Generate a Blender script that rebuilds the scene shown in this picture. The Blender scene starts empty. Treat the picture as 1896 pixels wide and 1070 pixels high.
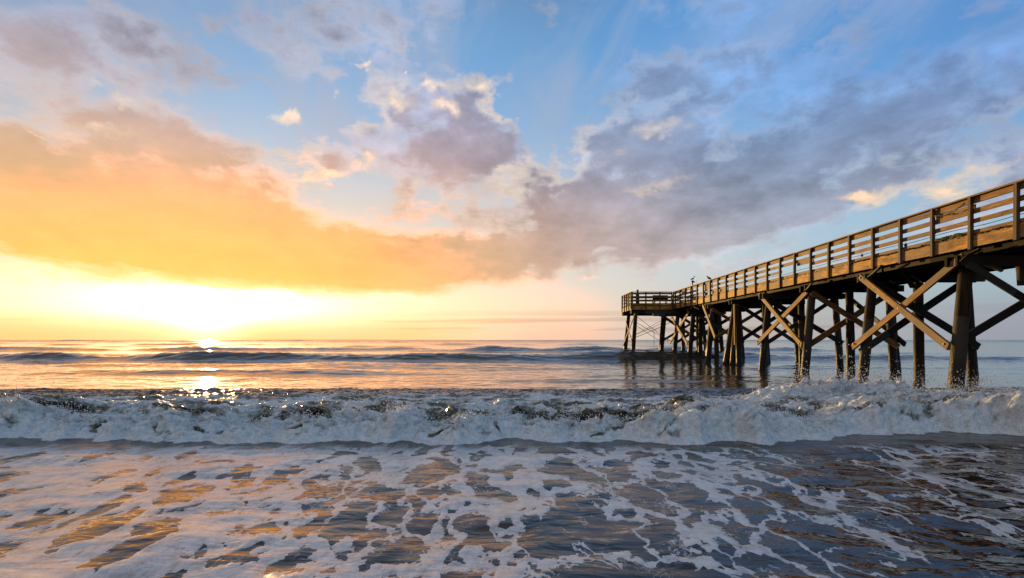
import bpy, math, random
import numpy as np
from mathutils import Vector, Matrix
random.seed(7)
R = math.radians
scene = bpy.context.scene
COL = scene.collection

# ------------------------------------------------------------------ camera
F = 1100.0; W0 = 1896.0; VPX = 970.0; HY = 629.0; CH = 1.6
cam_d = bpy.data.cameras.new('camera'); cam = bpy.data.objects.new('camera', cam_d); COL.objects.link(cam)
cam_d.sensor_width = 36; cam_d.lens = 36*F/W0
cam_d.shift_x = -(VPX-948)/W0; cam_d.shift_y = (HY-535)/W0
cam.location = (0, 0, CH); cam.rotation_euler = (R(90), 0, 0)
cam_d.clip_start = 0.1; cam_d.clip_end = 60000
scene.camera = cam
scene.view_settings.view_transform = 'Standard'; scene.view_settings.look = 'None'
scene.view_settings.exposure = 0; scene.view_settings.gamma = 1

SUN_AZ = math.atan((385-VPX)/F)            # measured from +Y towards +X
SUN_EL = R(2.6)
sd = Vector((math.sin(SUN_AZ)*math.cos(SUN_EL), math.cos(SUN_AZ)*math.cos(SUN_EL), math.sin(SUN_EL)))

# ------------------------------------------------------------------ sky
def lin(c):
    c = c/255.0
    return c/12.92 if c <= .04045 else ((c+.055)/1.055)**2.4
def azel(px, py):
    a = math.atan((px-VPX)/F)
    return (a, math.atan((HY-py)/F*math.cos(a)))

world = bpy.data.worlds.new("World"); scene.world = world; world.use_nodes = True
NT = world.node_tree; NT.nodes.clear()

class G:
    """tiny expression helper over shader nodes"""
    nt = NT
    def __init__(s, sock): s.s = sock
def _set(inp, v):
    if isinstance(v, G): G.nt.links.new(v.s, inp)
    elif isinstance(v, (int, float)):
        inp.default_value = v
    else: inp.default_value = v
def M(op, a, b=0.0, c=None, clamp=False):
    n = G.nt.nodes.new('ShaderNodeMath'); n.operation = op; n.use_clamp = clamp
    _set(n.inputs[0], a); _set(n.inputs[1], b)
    if c is not None: _set(n.inputs[2], c)
    return G(n.outputs[0])
def V(op, a, b=None, scale=None):
    n = G.nt.nodes.new('ShaderNodeVectorMath'); n.operation = op
    _set(n.inputs[0], a)
    if b is not None: _set(n.inputs[1], b)
    if scale is not None: _set(n.inputs['Scale'], scale)
    return G(n.outputs['Value' if op in ('DOT_PRODUCT', 'LENGTH', 'DISTANCE') else 'Vector'])
G.__add__ = lambda a, b: M('ADD', a, b); G.__radd__ = G.__add__
G.__sub__ = lambda a, b: M('SUBTRACT', a, b); G.__rsub__ = lambda a, b: M('SUBTRACT', b, a)
G.__mul__ = lambda a, b: M('MULTIPLY', a, b); G.__rmul__ = G.__mul__
G.__truediv__ = lambda a, b: M('DIVIDE', a, b)
def XYZ(x, y, z=0.0):
    n = G.nt.nodes.new('ShaderNodeCombineXYZ'); _set(n.inputs[0], x); _set(n.inputs[1], y); _set(n.inputs[2], z)
    return G(n.outputs[0])
def SEP(v):
    n = G.nt.nodes.new('ShaderNodeSeparateXYZ'); _set(n.inputs[0], v)
    return [G(o) for o in n.outputs]
def NOISE(v, scale=1., detail=4., rough=.5, dist=0., out='Fac', norm=True):
    n = G.nt.nodes.new('ShaderNodeTexNoise'); _set(n.inputs['Vector'], v)
    n.inputs['Scale'].default_value = scale; n.inputs['Detail'].default_value = detail
    n.inputs['Roughness'].default_value = rough; n.inputs['Distortion'].default_value = dist
    return G(n.outputs[out])
def VOR(v, scale=1., feature='DISTANCE_TO_EDGE', rnd=1., smooth=None):
    n = G.nt.nodes.new('ShaderNodeTexVoronoi'); _set(n.inputs['Vector'], v); n.feature = feature
    n.inputs['Scale'].default_value = scale; n.inputs['Randomness'].default_value = rnd
    if smooth is not None: n.inputs['Smoothness'].default_value = smooth
    return G(n.outputs['Distance'])
def SS(x, a, b, lo=0., hi=1.):
    n = G.nt.nodes.new('ShaderNodeMapRange'); n.interpolation_type = 'SMOOTHSTEP'
    _set(n.inputs['Value'], x); _set(n.inputs['From Min'], a); _set(n.inputs['From Max'], b)
    _set(n.inputs['To Min'], lo); _set(n.inputs['To Max'], hi)
    return G(n.outputs['Result'])
def LIN(x, a, b, lo=0., hi=1.):
    n = G.nt.nodes.new('ShaderNodeMapRange'); _set(n.inputs['Value'], x); _set(n.inputs['From Min'], a); _set(n.inputs['From Max'], b)
    _set(n.inputs['To Min'], lo); _set(n.inputs['To Max'], hi)
    return G(n.outputs['Result'])
def MIX(f, a, b, blend='MIX'):
    n = G.nt.nodes.new('ShaderNodeMix'); n.data_type = 'RGBA'; n.blend_type = blend
    _set(n.inputs['Factor'], f)
    ia, ib = n.inputs[6], n.inputs[7]
    _set(ia, a if isinstance(a, G) else (*a[:3], 1)); _set(ib, b if isinstance(b, G) else (*b[:3], 1))
    return G(n.outputs[2])
def C8(*c): return tuple(lin(v) for v in c)

tc = NT.nodes.new('ShaderNodeTexCoord')
D = V('NORMALIZE', G(tc.outputs['Generated']))
dx, dy, dz = SEP(D)
AZ = M('ARCTAN2', dx, dy); EL = M('ARCSINE', dz)
# cloud sheet coordinates: where the view ray meets a flat layer
inv = M('DIVIDE', 1.0, M('MAXIMUM', dz, 0.0) + 0.13)
CP = XYZ(dx*inv, dy*inv, 0.0)

# colours of the clear sky and of the cloud by direction (az, el)
PTS = [ # px, py, clear, cloud
 (100, 40, (130,160,200), (134,140,162)), (400, 40, (125,168,215), (136,144,168)), (760, 60, (110,165,218), (150,160,185)),
 (1250, 60, (92,158,222), (122,152,194)), (1550, 60, (88,152,220), (110,144,192)), (1860, 60, (84,142,210), (98,134,188)),
 (30, 262, (190,200,215), (196,176,168)), (80, 200, (160,190,218), (170,166,176)), (350, 200, (150,190,226), (162,158,176)), (620, 200, (140,188,230), (160,158,178)),
 (870, 200, (118,172,222), (150,148,168)), (1150, 220, (118,172,222), (130,148,176)), (1450, 220, (112,165,220), (100,130,170)),
 (1800, 220, (108,162,214), (102,136,178)),
 (40, 330, (215,205,195), (254,192,108)), (300, 330, (205,212,222), (246,184,126)), (520, 330, (190,212,232), (205,172,155)),
 (800, 330, (180,205,228), (146,138,154)), (1100, 350, (160,192,220), (132,138,160)), (1450, 350, (160,200,235), (130,148,176)),
 (1750, 330, (165,200,228), (165,160,172)),
 (100, 430, (255,235,190), (252,190,90)), (400, 430, (255,225,170), (252,188,100)), (650, 420, (240,215,195), (246,176,104)),
 (860, 430, (225,210,205), (196,160,138)), (1100, 440, (205,205,215), (158,148,154)), (1400, 440, (185,205,220), (146,154,166)), (1750, 440, (170,195,212), (160,165,178)),
 (60, 500, (255,230,170), (254,200,98)), (400, 500, (255,235,185), (255,206,104)), (700, 500, (255,228,180), (252,192,98)),
 (900, 500, (250,230,200), (235,186,128)), (1080, 500, (236,228,212), (205,175,152)), (1300, 510, (208,214,208), (190,172,165)), (1600, 510, (172,190,186), (168,165,165)), (1850, 520, (158,180,184), (160,158,165)),
 (40, 565, (255,228,175), (255,200,95)), (250, 570, (255,234,190), (255,210,110)), (600, 575, (255,226,180), (255,205,110)),
 (850, 575, (255,228,182), (252,205,150)), (1060, 570, (250,218,180), (240,196,165)), (1300, 570, (214,188,168), (200,170,158)), (1600, 580, (176,162,158), (165,152,152)), (1860, 590, (160,156,164), (150,146,156)),
 (40, 618, (252,186,78), (244,160,62)), (400, 622, (254,192,80), (246,166,60)), (750, 618, (254,204,120), (244,180,112)),
 (1050, 618, (240,184,150), (226,170,140)), (1400, 615, (186,158,150), (168,146,144)), (1850, 618, (150,148,160), (142,140,152)),
 # below the horizon / off-frame
 (-600, 300, (190,190,200), (205,165,140)), (-600, 560, (240,190,120), (225,165,100)), (2500, 300, (110,150,195), (125,145,180)), (2500, 560, (130,145,165), (135,140,155)),
]
EXTRA = [ # az, el in degrees, straight above and behind the camera
 (0, 55, (112,140,180), (152,152,165), .35), (-60, 60, (135,145,170), (172,154,150), .5), (70, 60, (100,138,190), (135,145,175), .5),
 (110, 20, (140,170,200), (150,168,190), .5), (-110, 20, (205,175,155), (205,165,140), .5), (180, 25, (160,196,222), (176,194,212), .5), (-180, 25, (160,196,222), (176,194,212), .5),
 (140, 70, (115,145,190), (140,150,178), .6), (-140, 70, (125,148,185), (150,150,170), .6),
]
allp = [(*azel(p[0], p[1]), p[2], p[3], (.095 if 520 > p[1] else .065)) for p in PTS] + [(R(p[0]), R(p[1]), tuple(v*.86 for v in p[2]), tuple(v*.86 for v in p[3]), p[4]) for p in EXTRA]
AE = XYZ(AZ, M('MULTIPLY', EL, 1.0), 0.0)
wsum = None; csum = None; ksum = None
for (a, e, cc, ck, sg) in allp:
    d = V('SUBTRACT', AE, (a, e, 0))
    d = V('MULTIPLY', d, (1/sg*.8, 1/sg*(1.25 if sg > .08 else 2.4), 0))
    r2 = V('DOT_PRODUCT', d, d)
    w = M('POWER', math.exp(-.5), r2) + 1e-6
    c1 = V('SCALE', tuple(lin(v) for v in cc), scale=w); k1 = V('SCALE', tuple(lin(v) for v in ck), scale=w)
    wsum = w if wsum is None else wsum + w
    csum = c1 if csum is None else V('ADD', csum, c1)
    ksum = k1 if ksum is None else V('ADD', ksum, k1)
iw = M('DIVIDE', 1.0, wsum)
CLEAR = V('SCALE', csum, scale=iw); CLOUD = V('SCALE', ksum, scale=iw)

sky = NT.nodes.new('ShaderNodeTexSky'); sky.sky_type = 'NISHITA'; sky.sun_disc = False
sky.sun_elevation = SUN_EL; sky.sun_rotation = SUN_AZ; sky.dust_density = 2.0; sky.air_density = 1.2
CLEAR = MIX(.07, CLEAR, V('SCALE', G(sky.outputs[0]), scale=.10*1.6))

# warp for ragged edges
wn = NOISE(AE, 9.0, 3, .58, out='Color')
wn2 = NOISE(AE, 28.0, 5, .6, out='Color')
WV = V('ADD', V('SCALE', V('SUBTRACT', wn, (.5,.5,.5)), scale=.11), V('SCALE', V('SUBTRACT', wn2, (.5,.5,.5)), scale=.035))
AW = V('ADD', AE, V('MULTIPLY', WV, (1, .55, 0)))
awx, awy, _ = SEP(AW)
VH = XYZ(awx, awy, 1.0)

def blob_rows(px, py, rx, ry, ang):
    c = np.array(azel(px, py)); t = R(ang)
    ux = np.array(azel(px+rx*math.cos(t), py-rx*math.sin(t)))-c
    uy = np.array(azel(px+ry*math.sin(t), py+ry*math.cos(t)))-c
    A = np.linalg.inv(np.array([ux, uy]).T)
    b = -A@c
    return [(A[0,0], A[0,1], b[0]), (A[1,0], A[1,1], b[1])]
def blobs(lst, vh, start=0.0, sharp=1.0):
    acc = None
    for (px, py, rx, ry, ang, amp) in lst:
        m1, m2 = blob_rows(px, py, rx, ry, ang)
        a = V('DOT_PRODUCT', vh, m1); b = V('DOT_PRODUCT', vh, m2)
        r2 = M('MULTIPLY_ADD', a, a, b*b)
        if sharp != 1.0: r2 = M('POWER', r2, sharp)
        w = M('POWER', math.exp(-1), r2)
        acc = w*amp if acc is None else M('MULTIPLY_ADD', w, amp, acc)
    return acc if start == 0 else acc + start

# streaky cloud sheet noise
cpx, cpy, _ = SEP(CP)
nv = NOISE(XYZ(cpx*2.6+cpy*.5, cpy*.55, 6.1), 1.6, 5, .6, .5)
ns = NOISE(XYZ(cpx*1.5, cpy*.62, 3.3), 1.15, 6, .56, .35)
nb = NOISE(XYZ(cpx*1.0, cpy*.9, 9.1), 2.8, 6, .62, .2)
# broad cover (positive) and holes (negative)
BANK = [
 (60, 380, 330, 105, -10, 1.0), (300, 430, 330, 85, -14, 1.0), (560, 475, 280, 70, -12, 1.0), (760, 510, 150, 42, 0, .62), (870, 470, 200, 55, 12, .55),
 (50, 310, 120, 45, -25, .5),
 (1050, 455, 260, 55, 12, .6), (1250, 430, 300, 60, 12, .45), (1100, 360, 150, 60, 15, .35), (1400, 330, 420, 60, 18, .42), (1620, 210, 330, 75, 22, .42),
 (1450, 140, 230, 45, 20, .15), (1750, 270, 220, 50, 20, .28), (1830, 330, 160, 40, 15, .15), (1500, 400, 250, 40, 8, .3),
 (880, 285, 150, 48, -5, .75), (870, 240, 90, 60, 0, .3), (740, 380, 110, 28, 0, .35), (620, 290, 70, 32, 20, .35), (860, 175, 62, 38, 10, .42), (750, 190, 30, 28, 0, .32),
 (120, 60, 340, 60, -5, .38), (430, 130, 170, 50, -20, .25), (250, 170, 170, 25, -15, -.2), (600, 110, 120, 50, 0, -.12), (360, 250, 190, 40, -20, .42), (130, 210, 120, 30, -10, .2), (520, 40, 160, 40, -10, .2), (60, 130, 120, 40, 0, .12),
 (480, 350, 180, 30, -22, .25), (250, 300, 160, 28, -22, .22), (900, 395, 130, 26, 10, .3),
 (1200, 160, 70, 30, 30, .22), (1130, 250, 90, 30, 15, .25), (960, 110, 60, 40, 0, .05), (1230, 528, 90, 9, 4, .45), (1650, 540, 330, 10, 0, .4), (1200, 515, 70, 8, 4, .3),
 (1500, 330, 420, 120, 15, .32), (1300, 130, 300, 60, 20, .16), (300, 160, 300, 90, -10, .05), (1850, 120, 200, 50, 20, .2), (1150, 120, 170, 40, 28, .22), (1330, 90, 200, 45, 22, .22), (1120, 30, 150, 25, 15, .2), (1250, 240, 120, 40, 15, .15),
 # holes
 (980, 80, 200, 60, 0, -.12), (1080, 130, 160, 70, 30, -.2), (640, 200, 110, 60, 0, -.32), (1250, 200, 90, 40, 30, -.12), (430, 380, 90, 16, -20, -.22),
 (700, 395, 60, 12, 10, -.25), (1090, 468, 60, 9, 8, -.35), (540, 410, 55, 9, -20, -.18), (1550, 300, 200, 22, 15, -.2), (1650, 360, 130, 25, 8, -.28), (250, 270, 130, 20, -10, -.15), (1050, 300, 60, 26, 50, -.35),
 (1380, 210, 110, 25, 25, -.16), (250, 340, 120, 14, -20, -.15), (1600, 420, 250, 30, 10, -.2), (1700, 490, 300, 25, 10, -.35), (1300, 490, 150, 14, 12, -.25),
]
bd = blobs(BANK, VH)
band = SS(EL, R(2.0), R(6.0))                         # clear band over the horizon
# underside edge of the big bank follows its own line
nc = NOISE(XYZ(AZ*1.0, EL*1.9, 5.0), 7.5, 6, .6, .3)
nd = NOISE(XYZ(AZ, EL*1.5, 8.0), 17.0, 5, .6, .2)
den = bd*.95 + (ns-.5)*2.2 + (nb-.5)*1.6 + (nd-.5)*1.1 + .07
den = den*SS(EL, R(3.8), R(7.5), .25, 1.0) - SS(EL, R(4.4), R(2.6))*.25
hn = blobs([(470, 600, 1100, 42, 0, .9), (1000, 555, 260, 24, 6, .5), (1400, 530, 250, 30, 4, .15)], VH)
den = den - hn*SS(EL, R(6.0), R(4.6))
sharp = blobs([(860, 260, 210, 130, 0, 1.0), (620, 290, 120, 60, 0, .6), (1180, 250, 110, 50, 15, .3), (1600, 350, 260, 40, 10, .4)], VH)
sharp = M('MINIMUM', sharp, 1.0)
cover = SS(den, M('MULTIPLY_ADD', sharp, .10, .02), M('MULTIPLY_ADD', sharp, -.14, .42))
thick = SS(den, .15, 1.0)
# lit rims and tops
CL2 = MIX(SS(thick, 0., .75), V('SCALE', MIX(.38, CLOUD, CLEAR), scale=1.10), CLOUD)
calm = SS(M('ADD', EL, M('MULTIPLY', M('ADD', AZ, .2), .35)), R(3), R(22), .25, .9)
shade = ((nv-.5)*.5 + (nb-.5)*.8 + (ns-.5)*.8 + (.5-nc)*.9 + (.5-nd)*.7)*calm
CL2 = V('SCALE', CL2, scale=M('ADD', shade - SS(thick, .35, 1.0)*.07*SS(EL, R(8), R(14)), 1.12))
rim = SS(den, .05, .22)*SS(den, .62, .30)*M('MULTIPLY_ADD', sharp, .55, .12)*SS(nc, .40, .60)
CL2 = MIX(rim, CL2, C8(255, 228, 196))
veil = SS(nv, .40, .68)*SS(EL, R(9), R(20))*.55
SKY = MIX(veil, CLEAR, MIX(.35, CLOUD, C8(205, 215, 230)))
SKY = MIX(cover, SKY, CL2)
lum = V('DOT_PRODUCT', SKY, (.25, .6, .15))
SKY = V('MAXIMUM', V('ADD', V('SCALE', SKY, scale=1.11), V('SCALE', (1, 1, 1), scale=lum*-.05)), (.005, .005, .005))
# bright cumulus puffs lit by the low sun
PUFF = [(528, 226, 26, 17, -20, 1.0), (812, 158, 24, 15, 30, .75), (825, 196, 34, 15, -5, .7), (668, 122, 18, 6, 0, .8), (766, 124, 8, 5, 0, .8), (890, 150, 28, 12, 0, .55),
 (745, 180, 26, 14, 10, .55), (220, 182, 50, 14, -15, .5), (170, 145, 18, 8, 0, .4), (180, 235, 90, 16, -5, .4), (590, 320, 70, 14, 8, .75), (675, 290, 28, 16, 0, .7), (1600, 352, 50, 13, 5, .62), (1775, 335, 75, 30, 15, .55), (1840, 300, 60, 12, 20, .3),
 (1220, 238, 60, 18, 20, .4), (700, 315, 22, 10, 0, .5), (875, 690, 2, 2, 0, .1), (620, 176, 10, 5, 0, .45), (120, 250, 60, 10, -10, .4), (1190, 345, 60, 10, 15, .3), (90, 268, 80, 10, -20, .5), (580, 345, 90, 8, 0, .4)]
pf = blobs(PUFF, V('ADD', VH, V('MULTIPLY', V('SUBTRACT', wn2, (.5,.5,.5)), (.03, .03, 0))))
pf = pf + (nb-.5)*1.2 + (nc-.5)*.8
pm = SS(pf, .18, .80)
PCOL = MIX(SS(EL, R(8), R(24)), C8(255,224,178), C8(255,234,212))
PCOL = V('SCALE', PCOL, scale=M('ADD', (nd-.5)*1.1 + (nb-.5)*.6, .97))
SKY = MIX(pm*.75, SKY, PCOL)
# thin streaks low over the sea
hs = NOISE(XYZ(AZ*2.2, EL*70.0, 1.7), 1.0, 5, .55, .3)
hm = SS(hs, .52, .66)*SS(EL, R(3.4), R(1.6))*.75
SKY = MIX(hm, SKY, CLOUD)
# the sun's glow
sdot = V('DOT_PRODUCT', D, tuple(sd))
off = V('MULTIPLY', V('SUBTRACT', AE, (azel(383, 575)[0], azel(383, 575)[1], 0)), (1/.036, 1/.027, 0))
g1 = M('POWER', math.exp(-1.7), V('LENGTH', off))
off2 = V('MULTIPLY', V('SUBTRACT', AE, (azel(385, 556)[0], azel(385, 556)[1], 0)), (1/.30, 1/.042, 0))
g2 = M('POWER', math.exp(-1), V('DOT_PRODUCT', off2, off2))
off3 = V('MULTIPLY', V('SUBTRACT', AE, (azel(385, 566)[0], azel(385, 566)[1], 0)), (1/.15, 1/.034, 0))
g3 = M('POWER', math.exp(-1), V('DOT_PRODUCT', off3, off3))
opn = 1.0 - cover*.92
SKY = V('ADD', SKY, V('SCALE', (1.0, .92, .70), scale=g1*5.0*opn))
SKY = V('ADD', SKY, V('SCALE', (1.8, 1.15, .62), scale=g3*opn*SS(EL, R(.3), R(2.4), .1, 1.0)))
SKY = V('ADD', SKY, V('SCALE', (.8, .66, .48), scale=g2*opn*.85*SS(EL, R(.2), R(2.6), .12, 1.0)))
sr, sg_, sb_ = SEP(SKY)
hot = SS(sr, .78, .98)
SKY = V('ADD', SKY, XYZ(hot*.45, hot*.045, 0.0))       # sunlit cloud is brighter than the film can hold
# nothing below the horizon but dim sea tone
SKY = MIX(SS(EL, R(-.3), R(-3)), SKY, C8(95,90,85))
bg = NT.nodes.new('ShaderNodeBackground'); bg.inputs['Strength'].default_value = .1
NT.links.new(V('SCALE', SKY, scale=10.0).s, bg.inputs['Color'])
wo = NT.nodes.new('ShaderNodeOutputWorld'); NT.links.new(bg.outputs[0], wo.inputs[0])
try: world.cycles.sampling_method = 'MANUAL'; world.cycles.sample_map_resolution = 512
except Exception: pass

# ------------------------------------------------------------------ sun
ld = bpy.data.lights.new('sun', 'SUN'); ld.energy = 5.0; ld.angle = R(.6); ld.color = (1.0, .60, .20)
sun = bpy.data.objects.new('sun', ld); COL.objects.link(sun)
sun.rotation_euler = (-sd).to_track_quat('-Z', 'Y').to_euler(); sun.location = (-30, 60, 40)

# ------------------------------------------------------------------ numpy noise
_rng = np.random.RandomState(11)
_perm = _rng.permutation(512).astype(np.int64); _perm = np.concatenate([_perm, _perm, _perm])
_g = _rng.uniform(0, 2*np.pi, 512); _gx, _gy = np.cos(_g), np.sin(_g)
def pn(x, y, seed=0):
    xi = np.floor(x).astype(np.int64); yi = np.floor(y).astype(np.int64)
    xf = x-xi; yf = y-yi
    u = xf*xf*xf*(xf*(xf*6-15)+10); v = yf*yf*yf*(yf*(yf*6-15)+10)
    def gr(ix, iy, fx, fy):
        h = _perm[(_perm[(ix+seed*37) & 511] + iy) & 511]
        return _gx[h]*fx + _gy[h]*fy
    a = gr(xi, yi, xf, yf); b = gr(xi+1, yi, xf-1, yf); c = gr(xi, yi+1, xf, yf-1); d = gr(xi+1, yi+1, xf-1, yf-1)
    return (a*(1-u)+b*u)*(1-v) + (c*(1-u)+d*u)*v
def fbm(x, y, oct=4, seed=0, gain=.5, lac=2.03):
    t = 0; a = 1; 
    for i in range(oct):
        t = t + a*pn(x, y, seed+i); x = x*lac+17.3; y = y*lac-9.1; a *= gain
    return t
def billow(x, y, oct=4, seed=0, gain=.5):
    t = 0; a = 1
    for i in range(oct):
        t = t + a*(np.abs(pn(x, y, seed+i))*3.4); x = x*2.07+5.7; y = y*2.07+3.1; a *= gain
    return t
def sst(x, a, b):
    t = np.clip((x-a)/(b-a), 0, 1); return t*t*(3-2*t)

# ------------------------------------------------------------------ materials
def mat(name):
    m = bpy.data.materials.new(name); m.use_nodes = True; m.node_tree.nodes.clear(); G.nt = m.node_tree; return m
def finish(base, rough, normal=None, spec=.5, ior=None, **kw):
    nt = G.nt
    b = nt.nodes.new('ShaderNodeBsdfPrincipled'); o = nt.nodes.new('ShaderNodeOutputMaterial')
    _set(b.inputs['Base Color'], base if isinstance(base, G) else (*base[:3], 1)); _set(b.inputs['Roughness'], rough)
    _set(b.inputs['Specular IOR Level'], spec)
    if ior: b.inputs['IOR'].default_value = ior
    if normal is not None: nt.links.new(normal.s, b.inputs['Normal'])
    for k, v in kw.items(): _set(b.inputs[k.replace('_', ' ')], v)
    nt.links.new(b.outputs[0], o.inputs[0])
def BUMP(h, dist=.01, strength=1.0, normal=None):
    n = G.nt.nodes.new('ShaderNodeBump'); _set(n.inputs['Height'], h); _set(n.inputs['Distance'], dist); _set(n.inputs['Strength'], strength)
    if normal is not None: G.nt.links.new(normal.s, n.inputs['Normal'])
    return G(n.outputs[0])
def UV():
    n = G.nt.nodes.new('ShaderNodeUVMap'); n.uv_map = 'UVMap'; return G(n.outputs[0])
def POS():
    n = G.nt.nodes.new('ShaderNodeNewGeometry'); return G(n.outputs['Position'])
def ATTR(name):
    n = G.nt.nodes.new('ShaderNodeAttribute'); n.attribute_name = name; return G(n.outputs['Fac'])

def wood(name, dark, light, wet=False, spec=.3):
    m = mat(name)
    u, v, _ = SEP(UV())
    grain = NOISE(XYZ(u*1.1, v*26.0, 0), 1.6, 6, .62, .6)
    blot = NOISE(XYZ(u*1.0, v*3.0, 4), 1.3, 4, .6)
    boards = NOISE(XYZ(M('FLOOR', u*.41), M('FLOOR', v*.01), 7.7), 5.3, 0, .5)
    t = SS(grain*.7+blot*.3, .38, .62)
    c = MIX(t, dark, light)
    c = MIX(SS(blot, .42, .68)*.9, c, tuple(.38*x for x in dark))
    c = MIX(SS(NOISE(XYZ(u*3.0, v*9.0, 21), 2.2, 4, .7), .60, .70)*.7, c, tuple(.22*x for x in dark))
    c = MIX(SS(boards, .38, .62)*.65, c, tuple(.5*(x+y) for x, y in zip(dark, (.14, .13, .11))))
    knots = VOR(XYZ(u*1.9, v*7.0, 1), 1.0, 'F1')
    c = MIX(SS(knots, .13, .05)*.8, c, tuple(.25*x for x in dark))
    rough = .68
    h = grain*.8 + blot*.4
    if wet:
        px, py, pz = SEP(POS())
        wl = SS(pz + (blot-.5)*.9, 1.35, .75)
        bar = NOISE(POS(), 22.0, 5, .7)
        c = MIX(wl*.85, c, (.022, .018, .013))
        c = MIX(SS(bar, .60, .70)*wl*SS(pz, .15, .6)*.55, c, (.16, .15, .12))
        rough = LIN(wl, 0, 1, .68, .32)
        h = h + bar*wl*1.5
    finish(c, rough, BUMP(h, .012, .9), spec)
    return m
M_DECK = wood('weathered_deck_timber', (.17, .07, .013), (.84, .42, .055))
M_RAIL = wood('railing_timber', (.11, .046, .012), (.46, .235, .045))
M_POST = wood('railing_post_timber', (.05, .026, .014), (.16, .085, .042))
M_BRACE = wood('brace_timber', (.10, .042, .011), (.44, .215, .042))
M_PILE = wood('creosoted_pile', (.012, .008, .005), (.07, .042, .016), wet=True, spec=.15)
M_SHADE = wood('underdeck_shade_beam', (.003, .0025, .002), (.009, .007, .005), spec=.06)  # underdeck shade put into the colour: near-black so these beams stay dark in sun
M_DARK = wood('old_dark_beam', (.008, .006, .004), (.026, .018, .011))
m = mat('dark_metal'); finish((.03, .03, .032), .5); M_METAL = m
m = mat('grey_rope'); finish((.05, .045, .04), .8); M_ROPE = m
m = mat('rusty_rod'); finish(MIX(SS(NOISE(POS(), 8.0, 3), .4, .6), (.05, .03, .02), (.14, .06, .03)), .75); M_ROD = m
m = mat('bird_feathers'); finish(MIX(SS(NOISE(POS(), 30.0, 3), .45, .6), (.035, .033, .034), (.10, .095, .09)), .7); M_BIRD = m
m = mat('bird_beak'); finish((.30, .2, .06), .5); M_BEAK = m
m = mat('sea_growth'); finish(MIX(SS(NOISE(POS(), 14.0, 4), .4, .65), (.03, .045, .012), (.09, .10, .03)), .9); M_MOSS = m

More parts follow.
